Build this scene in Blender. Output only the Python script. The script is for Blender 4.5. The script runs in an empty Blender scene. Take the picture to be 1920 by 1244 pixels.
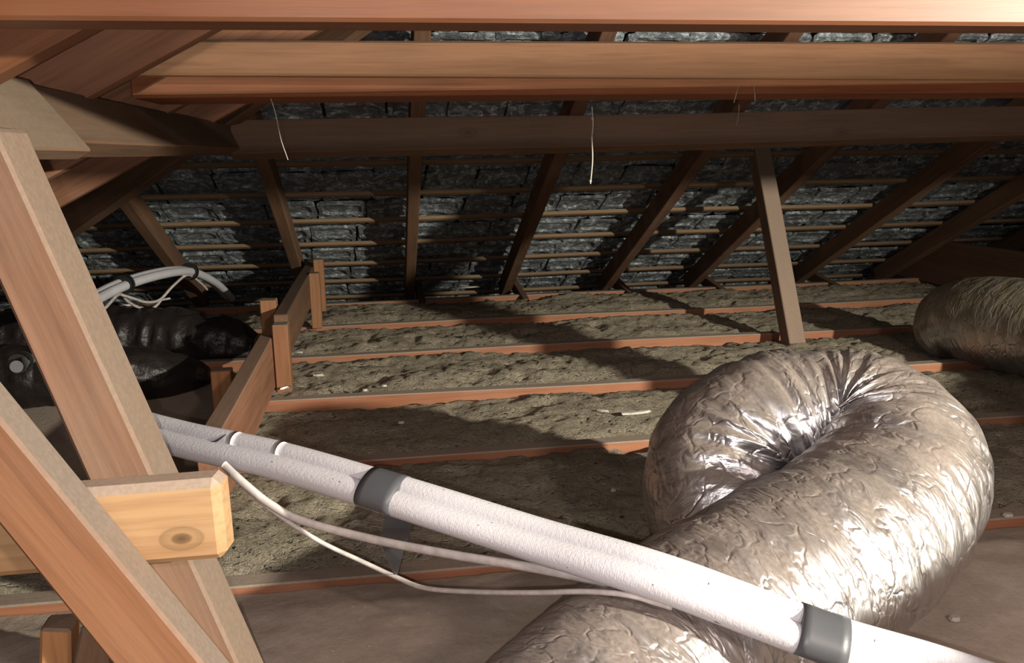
import bpy, bmesh, math, random
import numpy as np
from mathutils import Vector, Matrix
random.seed(7)
rng = np.random.default_rng(11)
SC = bpy.context.scene
COL = SC.collection

# ------------------------------------------------------------------ camera
FPX = 1588.8; PITCH = math.radians(11.859); YAW = math.radians(8.759); ROLL = math.radians(1.0387)
CX, CY, CAMH = 960.0, 622.0, 0.75
PA = math.radians(27.3); SA, CA, TA = math.sin(PA), math.cos(PA), math.tan(PA)
_fw = np.array([math.sin(YAW)*math.cos(PITCH), math.cos(YAW)*math.cos(PITCH), -math.sin(PITCH)])
_rt = np.array([math.cos(YAW), -math.sin(YAW), 0.0]); _dn = np.cross(_fw, _rt)
_r = math.cos(ROLL)*_rt + math.sin(ROLL)*_dn; _d = -math.sin(ROLL)*_rt + math.cos(ROLL)*_dn
CAMP = np.array([0, 0, CAMH])
cam = bpy.data.cameras.new('camera'); cam.sensor_width = 36; cam.lens = FPX/1920*36
cam.clip_start = 0.02
co = bpy.data.objects.new('camera', cam); COL.objects.link(co)
m = Matrix.Identity(4)
for i in range(3):
    m[i][0] = _r[i]; m[i][1] = -_d[i]; m[i][2] = -_fw[i]; m[i][3] = CAMP[i]
co.matrix_world = m; SC.camera = co

def ray(x, y): return _r*(x-CX)/FPX + _d*(y-CY)/FPX + _fw
def at(x, y, Y): d = ray(x, y); return CAMP + d*(Y/d[1])              # point at forward distance Y
def atc(x, y, z): return CAMP + ray(x, y)*z                          # point at camera depth z
def onz(x, y, z=0.0): d = ray(x, y); return CAMP + d*((z-CAMH)/d[2])  # point at height z
def pj(p):
    q = np.array(p, float)-CAMP; w = q@_fw
    return CX+FPX*(q@_r)/w, CY+FPX*(q@_d)/w, w

# ------------------------------------------------------------------ light and exposure
w = bpy.data.worlds.new('world'); SC.world = w; w.use_nodes = True
w.node_tree.nodes['Background'].inputs[0].default_value = (0.9, 0.75, 0.65, 1)
w.node_tree.nodes['Background'].inputs[1].default_value = 0.010
def lamp(name, loc, power, col, size):
    l = bpy.data.lights.new(name, 'POINT'); l.energy = power; l.color = col; l.shadow_soft_size = size
    o = bpy.data.objects.new(name, l); o.location = loc; COL.objects.link(o); return o
lamp('phone_flash', tuple(CAMP - 0.012*_r + 0.012*_d - 0.02*_fw), 25.0, (1.0, 0.91, 0.88), 0.004)
wl = bpy.data.lights.new('work_lamp', 'SPOT'); wl.energy = 800.0; wl.color = (1.0, 0.95, 0.80); wl.shadow_soft_size = 0.03   # floodlight standing right of the frame
wl.spot_size = math.radians(100); wl.spot_blend = 1.0
wo = bpy.data.objects.new('work_lamp', wl); COL.objects.link(wo); wo.location = (2.3, -0.6, 1.07)
wo.rotation_euler = (Vector((0.3, 2.5, 0.0))-Vector(wo.location)).to_track_quat('-Z', 'Y').to_euler()
lamp('fill_light', (0.9, -0.9, 1.42), 75.0, (1.0, 0.82, 0.74), 0.09)   # added soft fill behind the camera, lifts the shadows; no known source
SC.view_settings.view_transform = 'Standard'; SC.view_settings.look = 'None'
SC.view_settings.gamma = 1; SC.view_settings.use_curve_mapping = False
SC.view_settings.exposure = 0.0

# ------------------------------------------------------------------ helpers
def tag(o, label=None, cat=None, group=None, kind=None):
    if label: o['label'] = label
    if cat: o['category'] = cat
    if group: o['group'] = group
    if kind: o['kind'] = kind
    return o
def link(name, me, mat=None, parent=None, mw=None):
    o = bpy.data.objects.new(name, me); COL.objects.link(o)
    if mat is not None and not me.materials: me.materials.append(mat)
    if mw is not None: o.matrix_world = mw
    if parent is not None:
        o.parent = parent; o.matrix_parent_inverse = Matrix.Identity(4)
    return o
def empty(name, loc, label, cat, group=None):
    o = bpy.data.objects.new(name, None); COL.objects.link(o); o.location = loc
    o.empty_display_size = 0.05
    return tag(o, label, cat, group)
def frame(o, x, up):
    x = Vector(x).normalized(); up = Vector(up); y = up.cross(x).normalized(); z = x.cross(y).normalized()
    M = Matrix.Identity(4)
    for i in range(3): M[i][0] = x[i]; M[i][1] = y[i]; M[i][2] = z[i]; M[i][3] = o[i]
    return M
def bm_mesh(bm, name, smooth=False):
    bmesh.ops.recalc_face_normals(bm, faces=bm.faces)
    me = bpy.data.meshes.new(name); bm.to_mesh(me); bm.free()
    if smooth:
        for p in me.polygons: p.use_smooth = True
    return me
def hexa(pts, bev=0.003, cuts=0, rough=0.0):
    """pts: 4 near + 4 far corners (same order)"""
    bm = bmesh.new(); v = [bm.verts.new(p) for p in pts]
    for f in ((3,2,1,0),(4,5,6,7),(0,1,5,4),(1,2,6,5),(2,3,7,6),(3,0,4,7)): bm.faces.new([v[i] for i in f])
    bmesh.ops.recalc_face_normals(bm, faces=bm.faces)
    if cuts:
        L = max(bm.edges, key=lambda e: e.calc_length()).calc_length()
        es = [e for e in bm.edges if e.calc_length() > 0.6*L]
        bmesh.ops.subdivide_edges(bm, edges=es, cuts=cuts, use_grid_fill=True)
        if rough:
            ph = random.random()*9
            for q in bm.verts:
                s = q.co.x
                q.co.y += rough*math.sin(s*1.9+ph); q.co.z += rough*0.8*math.sin(s*2.7+ph*2)
    if bev: 
        es = [e for e in bm.edges if len(e.link_faces) == 2 and e.calc_face_angle(0) > 0.5]
        bmesh.ops.bevel(bm, geom=es, offset=bev, segments=1, affect='EDGES')
    return bm
def timber(name, p0, p1, wid, dep, mat, label=None, cat=None, up=(0,0,1), group=None, parent=None, cut0=None, cut1=None, rough=0.0015, bev=0.003):
    """board whose centre line runs p0-p1; dep along 'up', wid across; cut0/cut1: plane normals of the end cuts"""
    p0 = Vector(p0); p1 = Vector(p1); M = frame(p0, p1-p0, up); L = (p1-p0).length
    Mi = M.to_3x3().inverted()
    def end(x, cut):
        r = []
        for sy, sz in ((-1,-1),(1,-1),(1,1),(-1,1)):
            y, z = sy*wid/2, sz*dep/2; dx = 0
            if cut is not None:
                n = Mi @ Vector(cut); dx = -(n.y*y+n.z*z)/n.x if abs(n.x) > 1e-3 else 0
            r.append((x+dx, y, z))
        return r
    bm = hexa(end(0, cut0)+end(L, cut1), bev, cuts=max(2, int(L/0.35)), rough=rough)
    me = bm_mesh(bm, name)
    o = link(name, me, mat, None, M)
    if parent is not None:
        o.parent = parent; o.matrix_parent_inverse = Matrix.Identity(4)
        o.matrix_basis = parent.matrix_world.inverted() @ M if parent.matrix_world != Matrix.Identity(4) else Matrix.Translation(-Vector(parent.location)) @ M
    return tag(o, label, cat, group)
def prism(name, near, far, mat, label, cat, axis, group=None, bev=0.004):
    """timber from eight explicit world corners, local x along axis"""
    pts = [Vector(p) for p in near+far]
    o0 = sum(pts, Vector())/8
    M = frame(o0, axis, (0, -1, 0.01)); Mi = M.inverted()
    me = bm_mesh(hexa([Mi@p for p in pts], bev), name)
    return tag(link(name, me, mat, None, M), label, cat, group)
def catmull(P, n):
    P = np.array(P, float); P = np.vstack([2*P[0]-P[1], P, 2*P[-1]-P[-2]]); out = []
    for i in range(1, len(P)-2):
        t = np.linspace(0, 1, n, endpoint=False)[:, None]
        a, b, c, d = P[i-1], P[i], P[i+1], P[i+2]
        out.append(0.5*(2*b+(c-a)*t+(2*a-5*b+4*c-d)*t*t+(3*b-a-3*c+d)*t**3))
    out.append(P[-2][None]); return np.vstack(out)
def resample(P, n):
    s = np.r_[0, np.cumsum(np.linalg.norm(np.diff(P[:, :3], axis=0), axis=1))]; t = np.linspace(0, s[-1], n)
    return np.stack([np.interp(t, s, P[:, k]) for k in range(P.shape[1])], 1), s[-1]
def sweep(path, ns, rad, name, cap=True, aspect=1.0, rfun=None, smooth=True, ref=(0,0,1), post=None):
    """tube along path (n x 3); rad scalar/array; rfun(u,theta)->multiplier"""
    P = np.array(path); n = len(P); T = np.gradient(P, axis=0); T /= np.linalg.norm(T, axis=1)[:, None]
    N = np.zeros_like(P); v = np.array(ref, float); v -= T[0]*(v@T[0]); N[0] = v/np.linalg.norm(v)
    for i in range(1, n):
        v = N[i-1]-T[i]*(N[i-1]@T[i]); N[i] = v/np.linalg.norm(v)
    B = np.cross(T, N); th = np.arange(ns)*2*math.pi/ns
    R = np.broadcast_to(np.asarray(rad, float), (n,))[:, None]*np.ones((1, ns))
    if rfun is not None: R = R*rfun(np.arange(n)[:, None]/(n-1), th[None, :])
    V = P[:, None, :] + R[..., None]*(np.cos(th)[None, :, None]*N[:, None, :]*aspect + np.sin(th)[None, :, None]*B[:, None, :])
    if post is not None: V = post(V, P)
    V = V.reshape(-1, 3)
    i = np.arange(n-1)[:, None]*ns; j = np.arange(ns)[None, :]; j2 = (j+1) % ns
    F = np.stack([i+j, i+ns+j, i+ns+j2, i+j2], -1).reshape(-1, 4)
    faces = F[:, ::-1].tolist()
    if cap: faces += [list(range(ns)), list(range((n-1)*ns, n*ns))[::-1]]
    me = bpy.data.meshes.new(name); me.from_pydata(V.tolist(), [], faces)
    uv = me.uv_layers.new(name='UVMap')
    L = np.r_[0, np.cumsum(np.linalg.norm(np.diff(P, axis=0), axis=1))]
    li = np.array([l.vertex_index for l in me.loops])
    k = li//ns; a = li % ns
    U = L[k]; W = a/ns
    nq = len(F)*4
    aw = W[:nq].reshape(-1, 4); mx = aw.max(1, keepdims=True); aw = np.where((mx-aw) > 0.5, aw+1, aw); W[:nq] = aw.ravel()
    uv.data.foreach_set('uv', np.stack([U, W], 1).ravel())
    if smooth: me.polygons.foreach_set('use_smooth', [True]*len(F)+[False]*(len(me.polygons)-len(F)))
    me.update(); return me
_tab = rng.random((256, 256))
def vn(u, v, pv=None):
    """value noise, periodic in v with integer period pv"""
    ui = np.floor(u).astype(int); vi = np.floor(v).astype(int); fu = u-ui; fv = v-vi
    fu = fu*fu*(3-2*fu); fv = fv*fv*(3-2*fv)
    v0 = vi % pv if pv else vi % 256; v1 = (vi+1) % pv if pv else (vi+1) % 256
    u0 = ui % 256; u1 = (ui+1) % 256
    return (_tab[u0, v0]*(1-fu)+_tab[u1, v0]*fu)*(1-fv)+(_tab[u0, v1]*(1-fu)+_tab[u1, v1]*fu)*fv

# ------------------------------------------------------------------ materials
class NT:
    def __init__(s, name):
        s.m = bpy.data.materials.new(name); s.m.use_nodes = True; s.t = s.m.node_tree
        s.b = s.t.nodes['Principled BSDF']; s.tc = s.n('ShaderNodeTexCoord')
    def n(s, typ, **kw):
        q = s.t.nodes.new(typ)
        for k, v in kw.items():
            if k.startswith('i_'):
                key = k[2:]; key = int(key) if key.isdigit() else key.replace('_', ' ')
                if hasattr(v, 'is_output'): s.t.links.new(v, q.inputs[key])
                else: q.inputs[key].default_value = v
            else: setattr(q, k, v)
        return q
    def l(s, a, b): s.t.links.new(a, b)
    def map(s, scale, src='Object', rot=(0,0,0), loc=(0,0,0)):
        return s.n('ShaderNodeMapping', i_Vector=s.tc.outputs[src], i_Scale=scale, i_Rotation=rot, i_Location=loc).outputs[0]
    def noise(s, vec, scale=1.0, detail=4.0, rough=0.55, dist=0.0):
        return s.n('ShaderNodeTexNoise', i_Vector=vec, i_Scale=scale, i_Detail=detail, i_Roughness=rough, i_Distortion=dist).outputs['Fac']
    def ramp(s, fac, *stops):
        r = s.n('ShaderNodeValToRGB', i_Fac=fac); e = r.color_ramp.elements
        while len(e) < len(stops): e.new(0.5)
        for q, (p, c) in zip(e, stops): q.position = p; q.color = (*c, 1) if len(c) == 3 else c
        return r.outputs[0]
    def mr(s, v, a, b, c=0.0, d=1.0):
        return s.n('ShaderNodeMapRange', i_Value=v, i_1=a, i_2=b, i_3=c, i_4=d).outputs[0]
    def math(s, op, a, b=0.0): return s.n('ShaderNodeMath', operation=op, i_0=a, i_1=b).outputs[0]
    def mix(s, f, a, b, mode='MIX'):
        q = s.n('ShaderNodeMix', data_type='RGBA', blend_type=mode)
        for i, v in ((0, f), (6, a), (7, b)):
            if hasattr(v, 'is_output'): s.l(v, q.inputs[i])
            else: q.inputs[i].default_value = v if i == 0 else (*v, 1)
        return q.outputs[2]
    def bump(s, h, strength=0.3, dist=0.01, prev=None):
        q = s.n('ShaderNodeBump', i_Height=h, i_Strength=strength, i_Distance=dist)
        if prev is not None: s.l(prev, q.inputs['Normal'])
        return q.outputs[0]
    def out(s, col=None, rough=None, normal=None, metal=None, spec=None):
        for k, v in (('Base Color', col), ('Roughness', rough), ('Normal', normal), ('Metallic', metal), ('Specular IOR Level', spec)):
            if v is None: continue
            if hasattr(v, 'is_output'): s.l(v, s.b.inputs[k])
            else: s.b.inputs[k].default_value = (*v, 1) if k == 'Base Color' else v
        return s.m
def upness(t, a, b):
    g = t.n('ShaderNodeNewGeometry'); z = t.n('ShaderNodeSeparateXYZ', i_0=g.outputs['Normal']).outputs[2]
    return t.mr(z, a, b)
def wood(name, light, dark, dust=0.8, dcol=(0.27, 0.215, 0.17), knots=(), seed=0.0, d0=0.1, d1=0.5, gl=1.0, film=0.15, rg=0.78, sp=0.25):
    t = NT(name)
    n1 = t.noise(t.map((0.9, 16*gl, 16*gl), loc=(seed, seed, 0)), 1.0, 5, 0.6, 0.6)
    n2 = t.noise(t.map((5, 110, 110), loc=(seed, 0, seed)), 1.0, 3, 0.6)
    n3 = t.noise(t.map((1.6, 2.5, 2.5), loc=(0, seed, 0)), 1.0, 3)
    c = t.ramp(n1, (0.33, dark), (0.62, light))
    c = t.mix(t.mr(n2, 0.45, 0.7, 0, 0.5), c, tuple(0.55*k for k in dark))
    c = t.mix(t.mr(n3, 0.35, 0.7, 0.0, 0.35), c, tuple(min(1, 1.25*k) for k in light))
    for (kx, ky, kz, kr) in knots:
        d = t.n('ShaderNodeVectorMath', operation='DISTANCE', i_0=t.map((0.6, 1, 1)), i_1=(kx*0.6, ky, kz)).outputs['Value']
        f = t.ramp(t.math('DIVIDE', d, kr), (0.0, (1,1,1)), (0.22, (0.75,)*3), (0.3, (0.25,)*3), (0.55, (0.45,)*3), (0.6, (0.1,)*3), (1.0, (0,0,0)))
        c = t.mix(f, c, tuple(0.3*k for k in dark))
    dn = t.noise(t.map((6, 6, 6), loc=(seed,)*3), 1.0, 4)
    fine = t.noise(t.map((160, 160, 160)), 1.0, 2)
    up = upness(t, d0, d1)
    fac = t.math('MULTIPLY', up, t.mr(dn, 0.25, 0.55, 0.8, 1.0))
    fac = t.math('MULTIPLY', fac, dust)
    fac = t.math('MAXIMUM', fac, t.mr(dn, 0.45, 0.75, 0.0, film))
    dc = t.mix(t.mr(fine, 0.4, 0.65), tuple(0.92*k for k in dcol), tuple(1.06*k for k in dcol))
    c = t.mix(fac, c, dc)
    bp = t.bump(n2, 0.35, 0.0015); bp = t.bump(n1, 0.25, 0.003, bp)
    return t.out(c, rg, bp, spec=sp)
ORANGE = wood('wood_orange', (0.30, 0.145, 0.075), (0.22, 0.095, 0.047), 0.95, dcol=(0.23, 0.185, 0.15), seed=1.0)
ORANGE2 = wood('wood_orange_light', (0.33, 0.165, 0.08), (0.25, 0.11, 0.055), 0.5, seed=2.0)
ORANGE4 = wood('wood_block_orange', (0.62, 0.31, 0.14), (0.48, 0.21, 0.09), 0.8, seed=17.0, film=0.0)
ORANGE3 = wood('wood_beam', (0.180, 0.066, 0.025), (0.125, 0.042, 0.016), 0.3, seed=12.0, film=0.05, rg=0.5, sp=0.45)
COLLAR = wood('wood_collar', (0.66, 0.33, 0.17), (0.48, 0.21, 0.105), 0.5, seed=13.0)
TANP = wood('wood_purlin_tan', (0.20, 0.125, 0.078), (0.15, 0.088, 0.054), 0.8, dcol=(0.165, 0.13, 0.098), seed=14.0)
TAN = wood('wood_tan', (0.62, 0.365, 0.20), (0.44, 0.24, 0.125), 0.8, dcol=(0.25, 0.19, 0.14), seed=3.0)
RED = wood('wood_red', (0.34, 0.115, 0.05), (0.24, 0.075, 0.033), 0.85, seed=4.0)
JOISTW = wood('wood_joist', (0.36, 0.155, 0.085), (0.26, 0.105, 0.055), 0.97, dcol=(0.32, 0.26, 0.21), seed=5.0)
BROWN = wood('wood_brown', (0.19, 0.105, 0.062), (0.125, 0.066, 0.038), 0.6, seed=6.0, film=0.3, dcol=(0.105, 0.082, 0.062))
PURLINW = wood('wood_purlin', (0.21, 0.118, 0.070), (0.14, 0.075, 0.043), 0.6, seed=16.0, film=0.3, dcol=(0.13, 0.10, 0.078), knots=((0.77, -0.025, 0.0, 0.035), (2.1, -0.025, -0.03, 0.03)))
JACKW = wood('wood_jack', (0.30, 0.145, 0.085), (0.20, 0.09, 0.05), 0.5, seed=15.0, film=0.1)
DARK = wood('wood_dark', (0.15, 0.075, 0.045), (0.10, 0.05, 0.03), 0.7, seed=7.0, film=0.35)
GREY = wood('wood_grey_brown', (0.29, 0.165, 0.105), (0.19, 0.10, 0.062), 0.95, dcol=(0.235, 0.175, 0.132), seed=8.0, d0=0.02, d1=0.25, film=0.5)
STRUTW = wood('wood_strut', (0.22, 0.135, 0.095), (0.18, 0.105, 0.07), 0.9, dcol=(0.24, 0.18, 0.14), seed=9.0, film=0.7)
PINE = wood('wood_pine', (0.47, 0.30, 0.16), (0.39, 0.215, 0.10), 0.9, knots=((0.087, -0.018, 0.021, 0.026),), seed=10.0, film=0.0, dcol=(0.40, 0.31, 0.25))
PINE2 = wood('wood_batten', (0.20, 0.12, 0.062), (0.12, 0.07, 0.036), 0.3, seed=11.0)

def mat_insulation(name, c1, c2, seed):
    t = NT(name)
    v = t.map((1, 1, 1), loc=(seed, seed, 0))
    a = t.noise(v, 90, 6, 0.7, 0.8); b = t.noise(v, 14, 5, 0.6); f = t.noise(t.map((1, 1, 1)), 330, 3, 0.6)
    st = t.noise(t.map((1, 2.2, 1.5), rot=(0, 0, 0.5)), 70, 4, 0.65, 1.5); ho = t.noise(t.map((1, 1.6, 1), loc=(4, 2, 1)), 46, 3, 0.6, 0.6)
    c = t.ramp(a, (0.30, tuple(0.45*k for k in c2)), (0.46, c2), (0.64, c1))
    c = t.mix(t.mr(b, 0.35, 0.65, 0, 0.55), c, tuple(0.8*k for k in c2))
    c = t.mix(t.mr(f, 0.62, 0.75, 0, 0.5), c, tuple(min(1, 1.5*k) for k in c1))
    c = t.mix(t.math('MULTIPLY', t.mr(ho, 0.64, 0.70), t.mr(b, 0.40, 0.55)), c, (0.05, 0.042, 0.032))
    h = t.math('ADD', t.math('ADD', a, t.math('MULTIPLY', f, 0.4)), t.math('ADD', t.math('MULTIPLY', st, 0.6), t.mr(ho, 0.70, 0.55, -1.2, 0.0)))
    return t.out(c, 0.95, t.bump(h, 0.9, 0.02), spec=0.05)
def mat_dusty():
    t = NT('dust_covered_insulation')
    a = t.noise(t.map((1, 1, 1)), 7, 5, 0.6); f = t.noise(t.map((1, 1, 1)), 420, 3, 0.6); b = t.noise(t.map((1, 1, 1), loc=(3, 3, 3)), 55, 5, 0.65)
    sp = t.noise(t.map((1, 1, 1), loc=(7, 1, 5)), 150, 2, 0.5)
    c = t.ramp(a, (0.3, (0.42, 0.335, 0.275)), (0.7, (0.52, 0.43, 0.355)))
    c = t.mix(t.mr(b, 0.35, 0.65, 0.0, 0.3), c, (0.30, 0.24, 0.19))
    c = t.mix(t.mr(f, 0.4, 0.7, 0, 0.3), c, (0.54, 0.46, 0.40))
    c = t.mix(t.mr(sp, 0.74, 0.77), c, (0.75, 0.70, 0.64))
    return t.out(c, 0.95, t.bump(b, 0.25, 0.01, t.bump(f, 0.25, 0.003)), spec=0.05)
DUSTY = mat_dusty()
WOOL = mat_insulation('wool_insulation', (0.66, 0.58, 0.44), (0.48, 0.41, 0.31), 0)
def mat_floor():
    t = NT('ceiling_board'); n = t.noise(t.map((1,1,1)), 8, 5); f = t.noise(t.map((1,1,1)), 200, 3)
    c = t.ramp(n, (0.3, (0.16, 0.12, 0.09)), (0.7, (0.23, 0.18, 0.14)))
    return t.out(t.mix(t.mr(f, .6, .75, 0, .5), c, (0.4, 0.36, 0.32)), 0.9, t.bump(f, 0.3, 0.004))
FLOORM = mat_floor()
def mat_tile(name, seed, base, white):
    t = NT(name); g = t.n('ShaderNodeObjectInfo').outputs['Random']
    off = t.n('ShaderNodeCombineXYZ', i_0=t.math('MULTIPLY', g, 37.0), i_1=t.math('MULTIPLY', g, 11.0)).outputs[0]
    v = t.n('ShaderNodeVectorMath', operation='ADD', i_0=t.tc.outputs['Object'], i_1=off).outputs[0]
    a = t.noise(v, 16, 6, 0.65, 1.2); b = t.noise(v, 60, 5, 0.7, 0.5); d = t.noise(v, 5, 3)
    c = t.mix(t.mr(d, 0.35, 0.65), base, tuple(0.55*k for k in base))
    c = t.mix(t.mr(g, 0, 1, 0, 0.35), c, (0.10, 0.075, 0.085))
    wf = t.math('MULTIPLY', t.mr(a, 0.46, 0.62), t.mr(b, 0.38, 0.58))
    c = t.mix(wf, c, white)
    return t.out(c, t.mr(b, 0.3, 0.7, 0.45, 0.8), t.bump(t.math('ADD', a, b), 0.9, 0.02), spec=0.45)
TILE = mat_tile('roof_tile', 0, (0.19, 0.222, 0.24), (0.70, 0.77, 0.80))
def plain(name, col, rough, metal=0.0, nscale=0, nstr=0.2, spec=0.5, ndist=0.003, var=0.25):
    t = NT(name); c = col; nm = None
    if nscale:
        n = t.noise(t.map((1,1,1)), nscale, 4); c = t.mix(t.mr(n, 0.35, 0.65, 0, 1), tuple((1-var)*k for k in col), col)
        nm = t.bump(n, nstr, ndist)
    return t.out(c, rough, nm, metal, spec)
SARK = plain('dark_underlay', (0.018, 0.016, 0.017), 0.8, nscale=30)
TAPE = plain('grey_tape', (0.085, 0.087, 0.096), 0.42, nscale=12, nstr=0.25, var=0.15)
BLACKTIE = plain('black_tie', (0.012, 0.012, 0.012), 0.5)
CABLE = plain('white_cable', (0.66, 0.60, 0.57), 0.45, nscale=60, nstr=0.05)
CHIP = plain('plaster_chip', (0.55, 0.50, 0.45), 0.8, nscale=80)
STRAW = plain('dry_straw', (0.42, 0.32, 0.18), 0.7)
WEB = plain('dusty_web', (0.60, 0.56, 0.50), 0.6)
NAIL = plain('nail_steel', (0.45, 0.42, 0.38), 0.35, metal=1.0)
BLACKPL = plain('black_plastic', (0.020, 0.015, 0.014), 0.42, nscale=14, nstr=0.6, ndist=0.02, spec=0.35)
GREYPIPE = plain('grey_sleeve', (0.13, 0.13, 0.135), 0.6, nscale=40)
def mat_foam():
    t = NT('white_foam_sleeve'); uv = t.tc.outputs['UV']
    r = t.n('ShaderNodeTexWave', i_Vector=uv, i_Scale=110.0, i_Distortion=1.2, i_Detail=2.0, bands_direction='X').outputs['Fac']
    n = t.noise(t.map((1,1,1)), 260, 3); big = t.noise(t.map((1,1,1)), 12, 4); sp = t.noise(t.map((1,1,1), loc=(3,1,2)), 120, 2)
    c = t.mix(t.mr(big, 0.35, 0.7, 0, 0.5), (0.60, 0.585, 0.62), (0.50, 0.48, 0.50))
    c = t.mix(t.mr(sp, 0.73, 0.77), c, (0.10, 0.09, 0.09))
    return t.out(c, 0.7, t.bump(n, 0.35, 0.002, t.bump(r, 0.06, 0.001)), spec=0.3)
FOAM = mat_foam()
def mat_foil(name, dust, dcol, d0, d1):
    t = NT(name); uv = t.tc.outputs['UV']
    def m(sx, sy, l=0): return t.n('ShaderNodeMapping', i_Vector=uv, i_Scale=(sx, sy, 1), i_Location=(l, l, 0)).outputs[0]
    a = t.noise(m(13, 2.2), 1.0, 4, 0.55, 1.4); b = t.noise(m(42, 11, 3), 1.0, 3, 0.5, 1.5)
    vo = t.n('ShaderNodeTexVoronoi', i_Vector=t.n('ShaderNodeVectorMath', operation='ADD', i_0=m(26, 9, 5), i_1=t.n('ShaderNodeVectorMath', operation='SCALE', i_0=t.n('ShaderNodeTexNoise', i_Vector=m(30, 18, 2), i_Scale=1.0).outputs['Color'], i_Scale=1.3).outputs[0]).outputs[0], i_Scale=1.0, feature='DISTANCE_TO_EDGE').outputs['Distance']
    h = t.math('ADD', t.math('MULTIPLY', a, 1.0), t.math('MULTIPLY', b, 0.4))
    h = t.math('ADD', h, t.math('MULTIPLY', t.mr(vo, 0, 0.09), 0.13))
    nm = t.bump(h, 0.6, 0.016)
    up = upness(t, d0, d1)
    dn = t.noise(t.map((1,1,1)), 11, 5, 0.65); df = t.noise(t.map((1,1,1)), 180, 3)
    fac = t.math('MULTIPLY', t.math('MULTIPLY', up, t.mr(dn, 0.3, 0.6, 0.35, 1.0)), dust)
    fac = t.math('MULTIPLY', fac, t.mr(a, 0.70, 0.55, 0.45, 1.0))
    t.out((0.66, 0.65, 0.67), t.mr(b, 0.3, 0.7, 0.26, 0.46), nm, 1.0)
    d = t.n('ShaderNodeBsdfDiffuse', i_Color=t.mix(t.mr(df, .35, .65), tuple(.85*k for k in dcol), tuple(1.12*k for k in dcol)), i_Normal=nm)
    mx = t.n('ShaderNodeMixShader', i_0=fac, i_1=t.b.outputs[0], i_2=d.outputs[0])
    t.l(mx.outputs[0], t.t.nodes['Material Output'].inputs[0]); return t.m
FOIL = mat_foil('dusty_foil', 0.92, (0.235, 0.195, 0.172), 0.22, 0.75)
FOIL2 = mat_foil('dull_dusty_foil', 1.0, (0.20, 0.165, 0.115), -0.6, 0.1)

# ------------------------------------------------------------------ roof planes
NB = np.array([0, SA, CA]); CU = 2.1228            # back slope, underside of rafters
NL = np.array([-SA, 0, CA]); CUL = 0.9867          # left hip slope
RD = 0.095                                         # rafter depth
RIDGE_Y = -1.0
def zb(Y, off=0.0): return (CU+off-SA*Y)/CA
def zl(X, off=0.0): return (CUL+off+SA*X)/CA
HIP = 2.48                                         # hip line in plan: X = HIP - Y  (back), mirrored in front
FLOORZ = -0.10
# floor board under the joists
def slab(name, poly, thick_dir, mat):
    bm = bmesh.new(); a = [bm.verts.new(p) for p in poly]; b = [bm.verts.new(tuple(Vector(p)+Vector(thick_dir))) for p in poly]
    n = len(a); bm.faces.new(a); bm.faces.new(b[::-1])
    for i in range(n): bm.faces.new((a[i], b[i], b[(i+1) % n], a[(i+1) % n]))
    return tag(link(name, bm_mesh(bm, name), mat), kind='structure')
EY = 5.4; EXL = -3.0; RX = 6.4; FY = 2*RIDGE_Y-EY
slab('floor', [(EXL-0.1, FY-0.1, FLOORZ), (RX, FY-0.1, FLOORZ), (RX, EY+0.1, FLOORZ), (EXL-0.1, EY+0.1, FLOORZ)], (0, 0, -0.02), FLOORM)
TO = RD+0.075                                      # underlay plane offset
hx = HIP-RIDGE_Y
ceil_back = slab('ceiling', [(RX, EY, zb(EY, TO)), (RX, RIDGE_Y, zb(RIDGE_Y, TO)), (hx, RIDGE_Y, zb(RIDGE_Y, TO)), (HIP-EY, EY, zb(EY, TO))], tuple(0.02*NB), SARK)
ceil_left = slab('ceiling', [(HIP-EY, EY, zl(HIP-EY, TO)), (hx, RIDGE_Y, zl(hx, TO)), (HIP-EY, FY, zl(HIP-EY, TO))], tuple(0.02*NL), SARK)
ceil_front = slab('ceiling', [(RX, FY, zb(EY, TO)), (RX, RIDGE_Y, zb(RIDGE_Y, TO)), (hx, RIDGE_Y, zb(RIDGE_Y, TO)), (HIP-EY, FY, zb(EY, TO))], (0, -0.02*SA, 0.02*CA), SARK)
slab('wall_right', [(RX, FY, FLOORZ), (RX, EY, FLOORZ), (RX, EY, zb(EY, TO)), (RX, RIDGE_Y, zb(RIDGE_Y, TO)), (RX, FY, zb(EY, TO))], (0.05, 0, 0), SARK)
for o, l in ((ceil_back, 'back roof slope over dark underlay with tiles and battens seen from inside'), (ceil_left, 'left hip slope of the roof seen from inside'), (ceil_front, 'roof slope behind the camera')): o['label'] = l

# ------------------------------------------------------------------ tiles and battens (pieces of the roof slopes)
def tile_mesh(i):
    r = random.Random(i); W, L, T = 0.208, 0.152, 0.014
    def loop(w, l, ch, z, j=0.004, lug=0.0):
        a, b = w/2, l/2
        q = [(a, -b+ch), (a, b-ch), (a-ch, b), (0.30*w, b+lug), (0.14*w, b-lug), (-0.14*w, b-lug), (-0.30*w, b+lug), (-a+ch, b), (-a, b-ch), (-a, -b+ch), (-a+ch, -b), (a-ch, -b)]
        return [(x+r.uniform(-j, j), y+r.uniform(-j, j), z+r.uniform(-j, j)*0.6) for x, y in q]
    A = loop(W, L, 0.012, T, lug=0.010); B = loop(W, L, 0.014, 0.0, lug=0.010); C = loop(W-0.034, L-0.044, 0.02, 0.0); D = loop(W-0.05, L-0.060, 0.018, 0.009)
    bm = bmesh.new(); rows = [[bm.verts.new(p) for p in q] for q in (A, B, C, D)]; K = len(A)
    for a, b in zip(rows, rows[1:]):
        for k in range(K): bm.faces.new((a[k], a[(k+1) % K], b[(k+1) % K], b[k]))
    bm.faces.new(rows[3]); bm.faces.new(rows[0][::-1])
    me = bm_mesh(bm, 'roof_tile'); me.materials.append(TILE); return me
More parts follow.
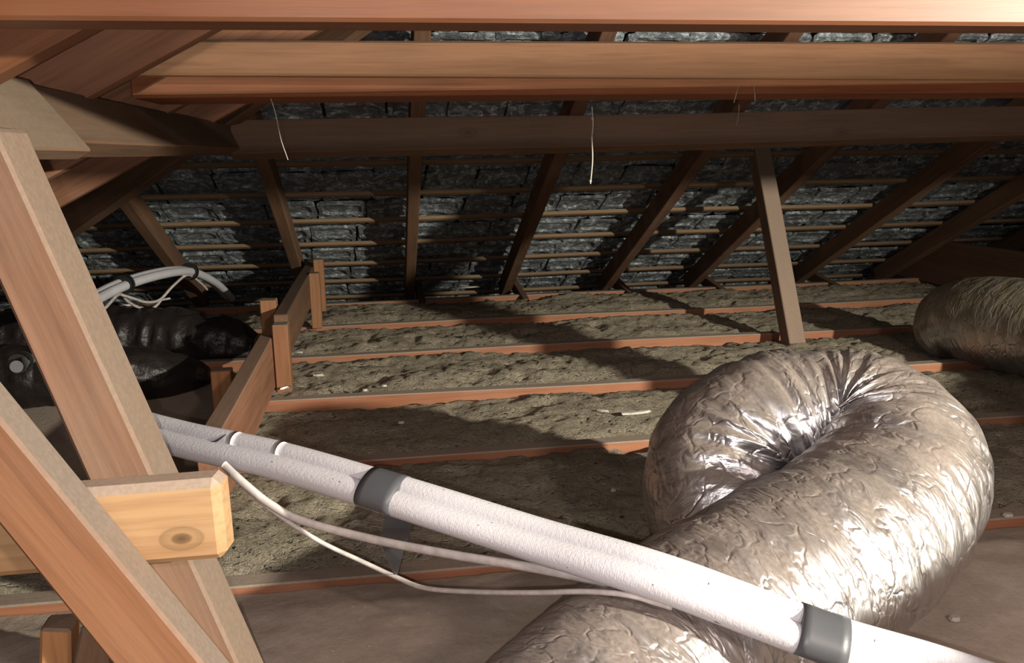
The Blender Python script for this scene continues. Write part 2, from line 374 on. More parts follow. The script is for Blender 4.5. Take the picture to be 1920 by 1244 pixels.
TILES = [tile_mesh(i) for i in range(7)]
GA = 0.25                                          # batten spacing in plan
BY = [3.455+GA*k-(0.09 if k < -2 else 0.0) for k in range(-8, 8)]
items = []
RB = Matrix(((1, 0, 0), (0, CA, SA), (0, -SA, CA))).to_4x4()   # local y down-slope, z outward
for k, yb in enumerate(BY):
    for row in (0, 1):
        yc = yb + GA*(0.25+0.5*row) + 0.012
        if yc > EY-0.12: continue
        x = HIP-yc-0.15+(0.105 if row else 0.0)+random.uniform(0, .03)
        while x < 5.2:
            off = RD+0.030+(0.0 if row else 0.010)+random.uniform(0, 0.007)
            z = zb(yc, off)
            M = Matrix.Translation((x, yc, z)) @ RB @ Matrix.Rotation(random.uniform(-.045, .045), 4, 'Z') @ Matrix.Rotation(random.uniform(-.03, .06)+(0.03 if row else 0.0), 4, 'X')
            u, v, wz = pj((x, yc, z)); vis = (-80 < u < 2000) and (30 < v < 620)
            items.append((vis, wz, M, random.randrange(7)))
            x += 0.212+random.uniform(-.006, .012)
for yc in np.arange(-0.2, 4.3, 0.212):             # left hip slope: rows run forward
    for xs in np.arange(-1.9, 1.6, 0.125):
        if xs > HIP-yc+0.05: continue
        pass
vis_items = sorted([i for i in items if i[0]], key=lambda i: i[1])
near, rest = vis_items[:292], vis_items[292:]+[i for i in items if not i[0]]
for q in near:
    o = bpy.data.objects.new('roof_tile', TILES[q[3]]); COL.objects.link(o); o.parent = ceil_back; o.matrix_basis = q[2]
def merged(name, its, parent, meshes, mat):
    V, F, n = [], [], 0
    for q in its:
        me = meshes[q[3]]; V += [tuple(q[2] @ v.co) for v in me.vertices]; F += [tuple(i+n for i in p.vertices) for p in me.polygons]; n += len(me.vertices)
    me = bpy.data.meshes.new(name); me.from_pydata(V, [], F); me.update()
    return tag(link(name, me, mat, parent), kind='stuff')
merged('roof_tile_field', rest, ceil_back, TILES, TILE)
RL = Matrix(((0, -CA, -SA), (1, 0, 0), (0, -SA, CA))).to_4x4()  # left slope: local x forward, y down-slope (-X), z outward
lit = []
for xs in np.arange(-1.95, 1.2, 0.125):
    row = int(round((xs+1.95)/0.125)) % 2
    for yc in np.arange(-0.3+0.105*row, 4.3, 0.213):
        if xs > HIP-yc+0.02 or xs > hx: continue
        M = Matrix.Translation((xs, yc, zl(xs, RD+0.03+0.01*row+random.uniform(0, .006)))) @ RL @ Matrix.Rotation(random.uniform(-.03, .03), 4, 'Z')
        u, v, wz = pj((xs, yc, zl(xs, RD+0.03))); lit.append((-60 < u < 520 and -40 < v < 560 and wz > .3, wz, M, random.randrange(7)))
vl = [i for i in lit if i[0]]
for q in vl[:200]:
    o = bpy.data.objects.new('roof_tile', TILES[q[3]]); COL.objects.link(o); o.parent = ceil_left; o.matrix_basis = q[2]
merged('roof_tile_field', vl[200:]+[i for i in lit if not i[0]], ceil_left, TILES, TILE)
for k, yb in enumerate(BY):
    timber('batten', (HIP-yb-0.05, yb, zb(yb, RD+0.011)), (5.4, yb+random.uniform(-.012, .012), zb(yb, RD+0.011)), 0.024, 0.018, PINE2, up=tuple(NB), parent=ceil_back, rough=0.004)
for k in range(14):
    xb = -2.05+0.25*k
    y1 = min(HIP-xb, 4.4)
    if xb > 1.3: break
    timber('batten', (xb, -0.4, zl(xb, RD+0.011)), (xb, y1, zl(xb, RD+0.011)), 0.024, 0.018, PINE2, up=tuple(NL), parent=ceil_left, rough=0.004)

# ------------------------------------------------------------------ framing
VERT = (0, 0, 1); XN = (1, 0, 0); YN = (0, 1, 0)
def rafter(X, y0, mat, label, y1=4.78):
    return timber('rafter', (X, y0, zb(y0, RD/2)), (X, y1, zb(y1, RD/2)), 0.050, RD, mat, label, 'rafter', up=tuple(NB), group='common rafters of the back slope')
RXS = [-0.405, 0.148, 0.690, 1.275, 1.80, 2.47, 3.03, 3.60, 4.2, 4.8]
RLAB = ['brown rafter just right of the upper binder plank, leaning left towards the purlin',
        'narrow upright brown rafter seen nearly end-on left of centre', 'dark rafter left of the hanging cobweb thread, leaning right',
        'dark rafter between the cobweb thread and the leaning strut', 'dark rafter crossing behind the leaning roof strut',
        'grey brown rafter to the right of the leaning strut', 'broad brown rafter running up from the deep ceiling tie at far right',
        'rafter beside the right picture edge above the foil duct', 'rafter beyond the right edge', 'last rafter beyond the right edge']
for X, lb, mt in zip(RXS, RLAB, [BROWN, BROWN, DARK, DARK, DARK, BROWN, BROWN, BROWN, BROWN, BROWN]):
    rafter(X, max(RIDGE_Y, HIP-X+0.02), mt, lb)
rafter(-0.965, HIP+0.965+0.02, BROWN, 'short brown jack rafter meeting the hip above the looped white pipe')
rafter(-1.53, HIP+1.53+0.02, BROWN, 'shortest jack rafter in the far left corner under the hip')
timber('hip_rafter', (hx, RIDGE_Y, zb(RIDGE_Y, 0.045)), (HIP-4.75, 4.75, zb(4.75, 0.045)), 0.05, 0.13, BROWN, 'long dark diagonal hip rafter running into the far left corner', 'rafter', rough=0.003)
JL = ['orange jack rafter in the top left corner under the top beam', 'brown jack rafter behind the cut ends of the twin collar beams', 'brown jack rafter above the left end of the back purlin', 'left slope jack rafter beside the hip', 'jack rafter beside the camera']
for Y, lb, mt in zip((1.133, 1.56, 2.12, 2.68, 0.57), JL, (ORANGE3, JACKW, JACKW, JACKW, ORANGE3)):
    x1 = HIP-Y-0.05
    of = 0.018 if Y < 1.3 else 0.036
    timber('jack_rafter', (x1, Y, zl(x1, of)), (-2.1, Y, zl(-2.1, of)), 0.046, 0.10, mt, lb, 'rafter', up=tuple(NL), group='jack rafters of the left slope')
# purlins (square to the slope)
PD, PW = 0.12, 0.05
pc = np.array([0, 2.937+PW/2*CA*1.0, zb(2.937)-PW/2*SA]) - NB*PD/2
timber('purlin', (-0.46, pc[1], pc[2]), (5.5, pc[1]-0.06, pc[2]+0.03), PW, PD, PURLINW, 'long brown purlin crossing under the rafters of the back slope', 'purlin', up=tuple(NB), rough=0.004)
def left_purlin(y0, y1, dep, top, thick, mat, label, shift=0.0, cut=None):
    # top: room-side top edge (x, z); the face below it is square to the slope
    c = np.array([top[0], 0, top[1]]) - NL*dep/2 - np.array([CA, 0, SA])*thick/2
    timber('purlin', (c[0], y0, c[2]), (c[0], y1, c[2]), thick, dep, mat, label, 'purlin', up=tuple(NL), cut1=cut)
left_purlin(1.25, 2.98, 0.090, (-0.470, 0.860), 0.05, BROWN, 'far length of the left purlin running into the corner joint')
left_purlin(-1.6, 1.33, 0.108, (-0.463, 0.862), 0.03, TANP, 'near length of the left purlin with a slanted end beside the tall post', cut=(0.0, 1, 0.8))
# strut perpendicular to the roof
a = onz(1466, 640); b = onz(1500, 632)
top = np.array([1.50, 3.0, 0.0]); 
def strut_pts():
    P = []
    for (x0, y0, x1, y1, Yb) in ((1463, 640, 1412, 255, 0.0), (1510, 628, 1457, 255, 0.0)):
        base = onz(x0, y0, -0.01)
        s = 1.02; tip = base+NB*s
        P.append((base, tip))
    return P
sp = strut_pts()
bx = (sp[0][0][0]+sp[1][0][0])/2; wx = sp[1][0][0]-sp[0][0][0]; by = (sp[0][0][1]+sp[1][0][1])/2
sb_ = at(1502, 630, 3.05); st_ = at(1447, 262, 3.05+SA*0.62)
timber('strut', (sb_[0]-.012, 3.08, -0.02), (sb_[0]-.012, 3.08+SA*0.90, -0.02+CA*0.90), 0.070, 0.072, STRUTW, 'grey brown strut leaning from the joists up to the back purlin', 'strut', up=(0, -CA, SA))
# collar beams across the picture, on the left purlin
Yc = 1.72
def cut_left(Y): return (-SA, 0, CA)
def beam_px(name, Y, pts, thick, mat, label, cat, cut=True):
    near = [at(*p, Y) for p in pts]; far = [np.array((p[0], p[1]+thick, p[2])) for p in near]
    return prism(name, near, far, mat, label, cat, (1, 0, 0))
beam_px('collar_beam', 1.70, [(196, 140), (310, 75), (2150, 80), (2150, 150)], 0.045, TAN, 'upper tan beam of the pair crossing the top of the picture, end cut slantwise', 'beam')
beam_px('collar_beam', 1.762, [(244, 178), (330, 130), (2150, 110), (2150, 150)], 0.05, COLLAR, 'lower orange beam of the pair, its slanted end resting on the left purlin', 'beam')
p0 = at(320, 185, 1.83)
timber('collar_beam', (-0.47, 1.94, 0.899), (3.6, 1.92, 0.893), 0.22, 0.055, RED, 'wide reddish beam seen from below behind the pair of tan beams', 'beam')
# top beam
q0 = at(-150, 36, 0.95); q1 = at(2100, 49, 0.95)
beam_px('top_beam', 0.95, [(-400, 34), (-400, -236), (6500, -194), (6500, 76)], 0.07, ORANGE3, 'bright orange beam along the very top edge of the picture', 'beam')
timber('shadow_post', (1.565, 1.16, -0.02), (1.60, 1.22, 0.99), 0.14, 0.045, TAN, 'added timber upright outside the right picture edge, casting the wide floor shadow', 'post', up=YN)  # unseen upright, added to throw the wide dark band across the floor
# joists
JY = [0.25, 0.85, 1.45, 2.06, 2.64, 3.25, 3.85, 4.46]
JLB = ['floor joist beneath the camera', 'floor joist under the near foil duct', 'dusty joist crossing below the loose white cables', 'joist just behind the white pipe pair, mostly dusted over',
       'joist meeting the foot of the orange upright block', 'orange topped joist at the base of the leaning strut', 'second orange joist from the eaves', 'last joist at the eaves below the rafter feet']
for Y, lb in zip(JY, JLB):
    dx = -0.02
    timber('joist', (-0.43 if Y in (2.06, 2.64) else -2.35, Y+0.023+(0.006 if Y in (2.06, 2.64) else 0.02), -0.045), (5.4, Y+0.023-0.045, -0.045), 0.046, 0.09, JOISTW, lb, 'joist', rough=0.004)
# deep ties and short outriggers at the rafter feet
TL = ['short tie at the foot of the dark rafter left of the cobweb thread', 'short tie at the foot of the rafter right of the cobweb thread', 'short tie at the foot of the rafter behind the strut', 'short tie at the foot of the rafter right of the strut', 'short tie at the foot of the narrow upright rafter']
for X, lb in zip((0.745, 1.332, 1.855, 2.525, 0.20), TL):
    timber('tie', (X, 4.93, 0.045), (X+0.005, 4.36, -0.035), 0.034, 0.06, BROWN, lb, 'tie', group='short ties at the rafter feet')
timber('ceiling_tie', (3.09, 4.72, 0.115), (3.09, 3.2, 0.115), 0.045, 0.245, BROWN, 'deep brown board on edge behind the far foil duct', 'tie')

# left posts and cleat
def post_px(name, Y, pts, thick, mat, label, cat, axis):
    near = [at(*p, Y) for p in pts]
    far = [np.array((p[0], p[1]+thick, p[2])) for p in near]
    return prism(name, near, far, mat, label, cat, axis)
# tall post: front-left edge (0,542)-(127,820), front-right edge (64,400)-(250,820)
def ln(p, q, y): t = (y-p[1])/(q[1]-p[1]); return p[0]+t*(q[0]-p[0])
A0, A1 = (0, 538), (127, 820); B0, B1 = (60, 400), (252, 820)
post_px('post', 1.0, [(ln(A0, A1, 1330), 1330), (ln(A0, A1, 225), 225), (ln(B0, B1, 240)+2, 240), (ln(B0, B1, 1330), 1330)], 0.088, GREY, 'tall brown post leaning from the left purlin, behind the pine cleat', 'post', at(250, 820, 1.0)-at(60, 400, 1.0))
A0, A1 = (30, 1027), (202, 1239); B0, B1 = (40, 834), (375, 1239)
post_px('brace', 0.89, [(ln(A0, A1, 1420), 1420), (ln(A0, A1, 560), 560), (ln(B0, B1, 500), 500), (ln(B0, B1, 1400), 1400)], 0.052, ORANGE, 'near orange brace sloping across the lower left corner, dusty on top', 'brace', at(375, 1239, .89)-at(40, 834, .89))
nr = [at(*p, 0.948) for p in [(-60, 1092), (-60, 935), (412, 903), (432, 1030), ]]
near = [at(*p, 0.948) for p in [(-60, 1092), (-60, 938), (408, 900), (424, 1052)]]
far = [np.array((p[0]+(0.006 if i > 1 else 0), p[1]+0.042, p[2])) for i, p in enumerate(near)]
prism('cleat', near, far, PINE, 'short pale pine board with a knot, between brace and tall post', 'board', (1, 0, 0), bev=0.009)
# stub and slanted offcut at bottom left
near = [at(*p, 1.12) for p in [(72, 1300), (74, 1180), (132, 1182), (134, 1300)]]
far = [at(*p, 1.17) for p in [(78, 1300), (92, 1152), (150, 1148), (150, 1300)]]
prism('block', near, far, ORANGE4, 'small orange block with chamfered dusty top at the bottom left', 'block', (0, 0, 1))
near = [at(*p, 1.10) for p in [(125, 1300), (150, 1178), (196, 1195), (210, 1300)]]
far = [np.array((p[0], p[1]+.05, p[2])) for p in near]
prism('board', near, far, GREY, 'greyish board end leaning beside the small orange block', 'board', (0.3, 0, 1))

# binder planks and their blocks
timber('plank', (-0.388, 1.80, 0.082), (-0.388, 2.86, 0.088), 0.046, 0.168, JACKW, 'lower reddish plank on edge, half under the white pipes', 'plank')
timber('plank', (-0.341, 2.87, 0.165), (-0.337, 4.42, 0.172), 0.046, 0.145, BROWN, 'upper brown plank on edge, reaching back towards the eaves', 'plank')
def block(lo, hi, mat, label, lean=(0, 0)):
    x0, y0, z0 = lo; x1, y1, z1 = hi
    return timber('block', ((x0+x1)/2, (y0+y1)/2, z0), ((x0+x1)/2+lean[0], (y0+y1)/2+lean[1], z1), x1-x0, y1-y0, mat, label, 'block', up=(0, 1, 0), rough=0)
block((-0.362, 2.80, -0.02), (-0.312, 2.862, 0.215), ORANGE, 'orange upright block under the near end of the upper plank')
block((-0.317, 3.80, 0.0), (-0.272, 3.86, 0.248), ORANGE2, 'shorter of two pale blocks on the right side of the upper plank')
block((-0.314, 4.06, 0.03), (-0.268, 4.12, 0.278), ORANGE2, 'taller pale block near the far end of the upper plank')
block((-0.535, 2.64, -0.03), (-0.475, 2.69, 0.11), ORANGE4, 'orange block standing left of the lower plank')
block((-0.425, 3.02, 0.10), (-0.37, 3.08, 0.262), ORANGE2, 'small orange block end behind the near end of the upper plank')

# ------------------------------------------------------------------ insulation strips
IL = ['beige insulation strip nearest the bottom edge', 'beige insulation strip below the white cables', 'insulation strip behind the white pipes, mostly shaded', 'insulation strip in front of the orange upright block',
      'bright rough insulation strip in the middle of the floor', 'insulation strip at the foot of the leaning strut', 'last insulation strip before the eaves']
def strip(y0, y1, label, x0=-2.2, x1=4.6, low=0.03, rel=1.0, mt=None):
    dx = 0.014; nx = int((x1-x0)/dx); ny = max(6, int((y1-y0)/dx))
    X, Yg = np.meshgrid(np.linspace(x0, x1, nx), np.linspace(0, 1, ny), indexing='ij')
    Yw = y0+(y1-y0)*Yg - 0.0065*(X+0.0) + 0.012
    e = np.minimum(Yg, 1-Yg)
    s = y0*3.1
    Z = -low+0.030*np.clip(e*5, 0, 1)*(0.5+0.5*vn(X*2+s, Yg*2+s))-0.006
    Z += rel*0.022*(vn(X*5+s, Yw*7)-0.5)+rel*0.010*(vn(X*17+s, Yw*17)-0.5)+rel*0.013*(np.abs(vn(X*36, Yw*36+s)-0.5)*2-0.5)+rel*0.006*(vn(X*70, Yw*70)-0.5)
    Z += rel*0.045*np.clip(vn(X*1.4+2*s, 0*Yw+s)-0.5, 0, 1)*np.clip(e*12+0.4, 0, 1)
    Z -= rel*0.02*np.clip((vn(X*11+3*s, Yw*11+s)-0.72)*5, 0, 1)
    V = np.stack([X, Yw, Z], -1).reshape(-1, 3)
    i = np.arange(nx-1)[:, None]*ny; j = np.arange(ny-1)[None, :]
    F = np.stack([i+j, i+ny+j, i+ny+j+1, i+j+1], -1).reshape(-1, 4).tolist()
    # skirt down to the board
    ring = [a*ny for a in range(nx)]+[(nx-1)*ny+b for b in range(1, ny)]+[a*ny+ny-1 for a in range(nx-2, -1, -1)]+[b for b in range(ny-2, 0, -1)]
    n0 = len(V); low_v = V[ring].copy(); low_v[:, 2] = FLOORZ+0.002
    V = np.vstack([V, low_v]); R = len(ring)
    F += [[ring[k], n0+k, n0+(k+1) % R, ring[(k+1) % R]] for k in range(R)]
    me = bpy.data.meshes.new('insulation_strip'); me.from_pydata(V.tolist(), [], F); me.update()
    me.polygons.foreach_set('use_smooth', [True]*len(me.polygons))
    return tag(link('insulation_strip', me, mt or WOOL), label, 'insulation', 'insulation strips between the joists')
for k in range(7):
    strip(JY[k]+0.05, JY[k+1]-0.004, IL[k], low=(0.012 if k < 3 else 0.03), rel=(0.25, 0.25, 0.8, 0.8, 1, 1, 1)[k], x0=(-0.40 if k in (3, 4) else -2.2), mt=DUSTY if k < 2 else None)

bd = timber('floor_sheet', (-2.3, 2.655, -0.045), (-0.435, 2.655, -0.045), 1.10, 0.03, DUSTY, 'flat dust covered board on the floor left of the lower plank', 'board', rough=0)

# ------------------------------------------------------------------ foil ducts
def crinkle(amp_ring, amp_cr, seed, nring, bend=None):
    def f(u, th):
        v = th/(2*math.pi)
        k = (bend(u) if bend is not None else 1.0)
        rings = np.abs(vn(u*nring+seed+0*v, v*5+seed, 5)*2-1)
        r2 = np.abs(vn(u*nring*2.3+seed*3+0*v, v*11, 11)*2-1)
        big = vn(u*26+seed, v*7, 7)-0.5; c = np.abs(vn(u*nring*1.3, v*26+0*u, 26)*2-1)
        return 1 - amp_ring*k*(0.6*rings+0.4*r2) + 0.05*big - amp_cr*c
    return f
DP = [(960, 1560, .88, .135), (1060, 1420, .97, .136), (1180, 1290, 1.06, .137), (1300, 1195, 1.13, .138), (1440, 1105, 1.20, .141), (1570, 1025, 1.27, .144), (1655, 945, 1.36, .148), (1678, 873, 1.45, .150), (1637, 822, 1.52, .150),
      (1560, 803, 1.56, .150), (1480, 806, 1.56, .150), (1412, 826, 1.54, .149), (1368, 868, 1.52, .147), (1356, 928, 1.49, .143), (1370, 1000, 1.47, .135), (1400, 1090, 1.46, .124)]
pts = np.array([np.r_[atc(x, y, z), r] for x, y, z, r in DP])
Pd, Ld = resample(catmull(pts, 14), 620)
seg = np.linalg.norm(np.diff(Pd[:, :3], axis=0), axis=1)
def bendf(u): return 0.6+1.5*np.clip((u-0.38)/0.15, 0, 1)
lc = np.mean([atc(x, y, z) for x, y, z, r in DP[6:14]], axis=0)
def pleats(V, P):
    n, ns = V.shape[:2]; u = np.linspace(0, 1, n)[:, None]; v = np.linspace(0, 1, ns, endpoint=False)[None, :]
    D = V-P[:, None]; Rn = np.linalg.norm(D, axis=2); C = lc-P; C /= np.linalg.norm(C, axis=1)[:, None]
    inn = np.clip(np.einsum('ijk,ik->ij', D, C)/Rn*0.75+0.45, 0, 1)*np.clip((u-0.40)/0.12, 0, 1)
    ph = u*46+0.9*vn(u*20, v*6, 6)
    k = np.abs((ph % 1)*2-1); k2 = np.abs(vn(u*95, v*5, 5)*2-1)
    return V - D*(inn*(0.11*k*(0.5+vn(u*46, v*4, 4))+0.06*k2))[..., None]
me = sweep(Pd[:, :3], 150, Pd[:, 3], 'foil_duct', True, rfun=crinkle(0.030, 0.012, 4.0, 46, bendf), post=pleats)
d = tag(link('foil_duct', me, FOIL), 'silver foil flexible duct coiled in a loop, front right of the floor', 'duct')
R2 = 0.158
c0 = onz(1900, 740, 0.0)
DP2 = [(2.13, 2.84, -0.03, .10), (2.11, 2.82, 0.05, .135), (2.09, 2.75, 0.115, .155), (2.10, 2.55, 0.15, .16), (2.14, 2.2, 0.155, .16), (2.16, 1.8, 0.17, .16), (2.12, 1.3, 0.26, .16), (1.90, 0.75, 0.36, .16), (1.55, 0.42, 0.38, .16), (1.15, 0.22, 0.34, .16), (0.85, -0.2, 0.3, .16)]  # unseen stretch past the right edge is raised and bent to shade the near floor
P2, L2 = resample(catmull(np.array(DP2), 14), 460)
me = sweep(P2[:, :3], 110, P2[:, 3], 'foil_duct', True, rfun=crinkle(0.03, 0.02, 9.0, 40, lambda u: 0.7+2.2*np.clip((0.12-u)/0.12, 0, 1)))
tag(link('foil_duct', me, FOIL2), 'dull dusty foil duct at the right edge, its crumpled end turned down', 'duct')

# ------------------------------------------------------------------ white pipe pair
PP = [(1960, 1330, .90), (1760, 1262, .93), (1540, 1196, .955), (1250, 1088, .99), (1000, 1012, 1.06), (740, 930, 1.13), (520, 865, 1.22), (340, 825, 1.31), (230, 790, 1.40), (150, 735, 1.65), (115, 660, 2.2), (130, 597, 2.65), (185, 556, 2.95), (250, 527, 3.2), (320, 510, 3.5), (362, 511, 3.75), (400, 530, 4.0), (430, 558, 4.3)]
pp = catmull([atc(*p) for p in PP], 12)
pr_ = empty('pipe_pair', tuple(pp[60]), 'pair of white foam lagged pipes crossing the floor and looping back at left', 'pipe')
pp, Lp = resample(pp, 420)
T = np.gradient(pp, axis=0); T /= np.linalg.norm(T, axis=1)[:, None]
view = pp-CAMP; view /= np.linalg.norm(view, axis=1)[:, None]
side = np.cross(T, np.array([0.05, -0.55, 0.80])); side /= np.linalg.norm(side, axis=1)[:, None]
sgn = np.sign(side@_d)[:, None]; side = side*sgn                    # side points down in the picture
r0 = 0.0152
def child(name, me, mat, parent):
    o = link(name, me, mat, parent); o.matrix_basis = Matrix.Translation(-Vector(parent.location)); return o
up_path = pp-side*0.0135+np.array([0, 0, .003]); lo_path = pp+side*0.0115
child('foam_sleeve', sweep(lo_path, 20, r0*1.16, 'foam_sleeve'), FOAM, pr_)
xs = np.array([pj(p)[0] for p in pp])
i1 = int(np.argmax((xs < 512) & (np.arange(420) > 30))); i2 = int(np.argmax((xs < 428) & (np.arange(420) > 30)))
for (a_, b_, k_) in ((0, i1, 1.00), (i1-1, i2, 1.02), (i2-1, 420, 1.045)):
    rr = np.full(len(up_path[a_:b_]), r0*k_); 
    child('foam_sleeve', sweep(up_path[a_:b_], 20, rr, 'foam_sleeve'), FOAM, pr_)
for tp in ([(386, 832), (404, 828), (424, 815)], [(470, 852), (490, 848), (508, 838)]):
    tq, _ = resample(catmull([atc(*q, 1.262 if tp[0][0] < 400 else 1.228) for q in tp], 6), 14)
    child('tear', sweep(tq, 8, 0.0016*np.sin(np.linspace(0.3, 2.9, 14)), 'tear'), BLACKTIE, pr_)
def band(px0, px1, extra=0.003, nm='tape_band', mt=TAPE):
    ii = [i for i in range(250 if nm == 'tape_band' else 420) if min(px0, px1) < xs[i] < max(px0, px1)]
    a_, b_ = ii[0], ii[-1]+1
    P = pp[a_:b_]; S = side[a_:b_]; n = len(P)
    Tn = T[a_:b_]; U = np.cross(S, Tn); th = np.linspace(0, 2*math.pi, 28, endpoint=False)
    V = P[:, None]+S[:, None]*(np.cos(th)*(0.0285+extra))[None, :, None]+U[:, None]*(np.sin(th)*(0.0165+extra))[None, :, None]+np.array([0, 0, .002])
    V = V+np.array([0.0, 0, 0.0]) ; ns = 28
    F = [[i*ns+j, i*ns+(j+1) % ns, (i+1)*ns+(j+1) % ns, (i+1)*ns+j] for i in range(n-1) for j in range(ns)]
    F += [list(range(ns))[::-1], list(range((n-1)*ns, n*ns))]
    me = bpy.data.meshes.new(nm); me.from_pydata(V.reshape(-1, 3).tolist(), [], F); me.update()
    for p in me.polygons: p.use_smooth = len(p.vertices) == 4
    return child(nm, me, mt, pr_)
b1 = band(688, 752); b2 = band(1492, 1600, 0.0035)
for (u0, u1) in ((226, 236), (350, 358)):
    ii = [i for i in range(250, 420) if u0-6 < xs[i] < u1+6]
    if ii:
        a_ = ii[len(ii)//2]
        me = sweep(np.array([pp[a_]-T[a_]*0.012, pp[a_]+T[a_]*0.012]), 20, 0.038, 'pipe_tie'); child('pipe_tie', me, BLACKTIE, pr_)
# hanging tape tail
def ribbon(name, pl, pr2, mat, label=None, cat=None, parent=None, th=0.0015):
    L = [Vector(p) for p in pl]; R = [Vector(p) for p in pr2]; n = len(L); nrm = Vector((0.1, -0.8, 0.4)).normalized()*th
    V = L+R+[p+nrm for p in L]+[p+nrm for p in R]; F = []
    for i in range(n-1):
        F += [(i, i+1, n+i+1, n+i), (2*n+i, 3*n+i, 3*n+i+1, 2*n+i+1), (i, 2*n+i, 2*n+i+1, i+1), (n+i, n+i+1, 3*n+i+1, 3*n+i)]
    F += [(0, n, 3*n, 2*n), (n-1, 3*n-1, 4*n-1, 2*n-1)]
    me = bpy.data.meshes.new(name); me.from_pydata([tuple(v) for v in V], [], F); me.update()
    return child(name, me, mat, parent) if parent else tag(link(name, me, mat), label, cat)
ribbon('tape_tail', [atc(724, 955, 1.15), atc(718, 990, 1.17), atc(714, 1015, 1.2), atc(726, 1050, 1.24), atc(738, 1078, 1.28)],
       [atc(772, 970, 1.15), atc(771, 992, 1.17), atc(762, 1015, 1.2), atc(752, 1052, 1.24), atc(745, 1078, 1.28)], TAPE, parent=pr_)
# cables
def cable(P, r, label, aspect=1.0, n=160):
    P, _ = resample(catmull([atc(*p) for p in P], 12), n)
    return tag(link('cable', sweep(P, 10, r, 'cable', aspect=aspect), CABLE), label, 'cable')
cable([(420, 872, 1.20), (455, 905, 1.19), (505, 945, 1.19), (570, 978, 1.19), (700, 1012, 1.17), (850, 1041, 1.12), (980, 1062, 1.07), (1100, 1085, 1.05), (1200, 1105, 1.05)], 0.0046, 'flat white cable sagging just below the white pipe pair', aspect=1.5)
cable([(425, 880, 1.21), (460, 915, 1.22), (520, 965, 1.26), (600, 1016, 1.29), (680, 1054, 1.30), (745, 1084, 1.28), (800, 1104, 1.24), (900, 1111, 1.16), (1010, 1112, 1.08), (1100, 1110, 1.03), (1180, 1117, .995), (1260, 1140, .985)], 0.0036, 'thin white cable hanging lowest, in a long curve under the pipes')
cable([(180, 595, 2.85), (200, 575, 2.95), (224, 552, 3.1), (240, 566, 3.2), (262, 577, 3.3), (290, 576, 3.4), (315, 545, 3.5), (345, 518, 3.6)], 0.0055, 'thin white cable looping below the far end of the lagged pipe')
cable([(224, 552, 3.1), (250, 560, 3.2), (275, 567, 3.3), (300, 562, 3.4), (326, 535, 3.5), (352, 516, 3.65), (375, 530, 3.8), (388, 543, 3.9)], 0.0055, 'second white cable strung between the black ties of the far pipe')
cable([(222, 574, 3.3), (250, 572, 3.35), (290, 565, 3.5), (318, 560, 3.6)], 0.005, 'short white cable lying under the looped cables at left')

# ------------------------------------------------------------------ dark heap at left
def lumpy_tube(P, label, name, mat, amp=0.12, ns=60, n=120, seed=3.0, cat='duct'):
    Q, _ = resample(catmull(np.array(P), 12), n)
    return tag(link(name, sweep(Q[:, :3], ns, Q[:, 3], name, rfun=crinkle(amp, 0.05, seed, 22)), mat), label, cat)
lumpy_tube([(-1.75, 2.85, .06, .10), (-1.3, 2.88, .07, .11), (-0.98, 2.90, .06, .105), (-0.80, 2.93, .04, .10), (-0.71, 3.02, .0, .09), (-0.69, 3.12, -.05, .08)], 'crinkled black plastic duct curving down behind the tall post', 'black_duct', BLACKPL)
lumpy_tube([(-1.9, 3.42, .06, .13), (-1.3, 3.45, .08, .14), (-0.95, 3.45, .07, .135), (-0.62, 3.4, .04, .11), (-0.50, 3.38, .02, .06)], 'dark crumpled plastic sheet heaped behind the black duct', 'plastic_sheet', BLACKPL, amp=0.2, seed=8.0, cat='sheet')
Q = [onz(18, 700, .12), onz(62, 672, .12)]
g = empty('pipe_stub', tuple(at(28, 684, 1.9)), 'small grey pipe end with dark collar in the gap beside the tall post', 'pipe')
def seg_tube(nm, a, b, r, mt): return child(nm, sweep(np.array([a, (np.array(a)+np.array(b))/2, b]), 24, r, nm), mt, g)
seg_tube('pipe_body', at(31, 688, 1.88), at(56, 672, 2.0), 0.013, GREYPIPE)
seg_tube('collar', at(34, 682, 1.93), at(44, 676, 1.97), 0.021, BLACKTIE)
seg_tube('pipe_body', at(46, 674, 1.98), at(95, 650, 2.2), 0.017, GREYPIPE)

# ------------------------------------------------------------------ small things
def cobweb(P, r, label, beads=()):
    Q, _ = resample(catmull(P, 8), 40); o = tag(link('cobweb_thread', sweep(Q, 6, r, 'cobweb_thread'), WEB), label, 'cobweb')
    for p in beads:
        bm = bmesh.new(); bmesh.ops.create_icosphere(bm, subdivisions=1, radius=r*2.2); 
        c = link('dust_bead', bm_mesh(bm, 'dust_bead', True), WEB, o); c.location = tuple(p)
    return o
cobweb([at(1110, 200, 2.0), at(1112, 232, 2.0), at(1110, 260, 2.0), at(1111, 300, 2.0), at(1107, 345, 2.0)], 0.0016, 'dusty cobweb thread hanging from the beams at centre top', [at(1111, 222, 2.0), at(1110, 258, 2.0), at(1107, 340, 2.0)])
cobweb([at(508, 185, 1.72), at(517, 215, 1.74), at(527, 262, 1.78), at(540, 300, 1.8)], 0.0008, 'faint cobweb strand hanging before the left end of the back purlin')
def straw(P, label, r=0.0012):
    Q, _ = resample(catmull(P, 6), 14); return tag(link('straw', sweep(Q, 6, r, 'straw'), STRAW), label, 'straw', 'bits of straw stuck to the beams')
straw([at(1385, 162, 1.74), at(1380, 178, 1.73), at(1376, 193, 1.73)], 'left bit of straw hanging from the twin beams above the strut')
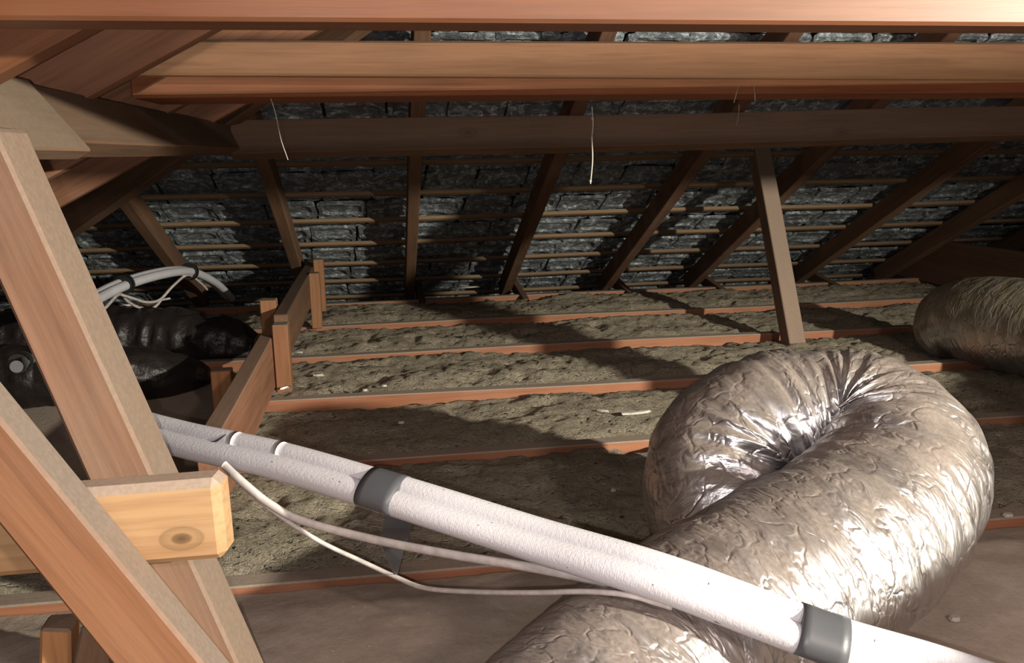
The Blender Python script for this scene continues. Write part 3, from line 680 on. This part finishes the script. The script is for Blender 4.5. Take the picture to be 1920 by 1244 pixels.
straw([at(1413, 160, 1.74), at(1415, 175, 1.73), at(1416, 190, 1.73)], 'right bit of straw hanging from the twin beams above the strut')
straw([at(1386, 196, 2.3), at(1385, 215, 2.3), at(1381, 236, 2.3)], 'lowest bit of straw hanging in front of the back purlin')
def chip(x, y, sx, sy, label, z=0.004, name='plaster_chip', mat=CHIP, cat='chip', rot=0.0, th=0.006):
    c = onz(x, y, z); r = random.Random(int(x*7+y)); bm = bmesh.new(); n = 7; V = []
    for zz, k in ((0, 1.0), (th, 0.8)):
        V.append([bm.verts.new((k*sx*math.cos(a)*r.uniform(.75, 1.1), k*sy*math.sin(a)*r.uniform(.75, 1.1), zz)) for a in [i*2*math.pi/n for i in range(n)]])
    bm.faces.new(V[0][::-1]); bm.faces.new(V[1])
    for i in range(n): bm.faces.new((V[0][i], V[0][(i+1) % n], V[1][(i+1) % n], V[1][i]))
    o = link(name, bm_mesh(bm, name), mat); o.location = tuple(c); o.rotation_euler = (0, 0, rot)
    return tag(o, label, cat)
chip(1190, 776, 0.055, 0.012, 'long white plaster sliver beside the foil duct loop', z=0.0, rot=0.1)
chip(1130, 772, 0.02, 0.004, 'thin white flake left of the long white sliver', z=0.0, rot=-0.6)
chip(596, 705, 0.022, 0.008, 'pale chip on the insulation right of the orange upright block')
chip(561, 662, 0.02, 0.006, 'curved pale flake at the foot of the upper plank', rot=-0.4)
chip(684, 733, 0.010, 0.008, 'white crumb, left of two in the middle bay')
chip(720, 725, 0.010, 0.008, 'white crumb, right of two in the middle bay')
chip(752, 794, 0.010, 0.006, 'white crumb on the shaded strip behind the pipes')
chip(1790, 1162, 0.010, 0.008, 'white crumb on the floor right of the near duct')
chip(1150, 921, 0.007, 0.006, 'white crumb left of the duct loop')
chip(534, 729, 0.026, 0.004, 'metal strip offcut lying at the foot of the orange upright block', rot=0.5, mat=NAIL)
chip(1890, 968, 0.012, 0.008, 'grey crumb near the right edge beside the duct')
chip(870, 540, 0.10, 0.02, 'white board scrap lying behind the last joist', z=0.02, rot=0.05)
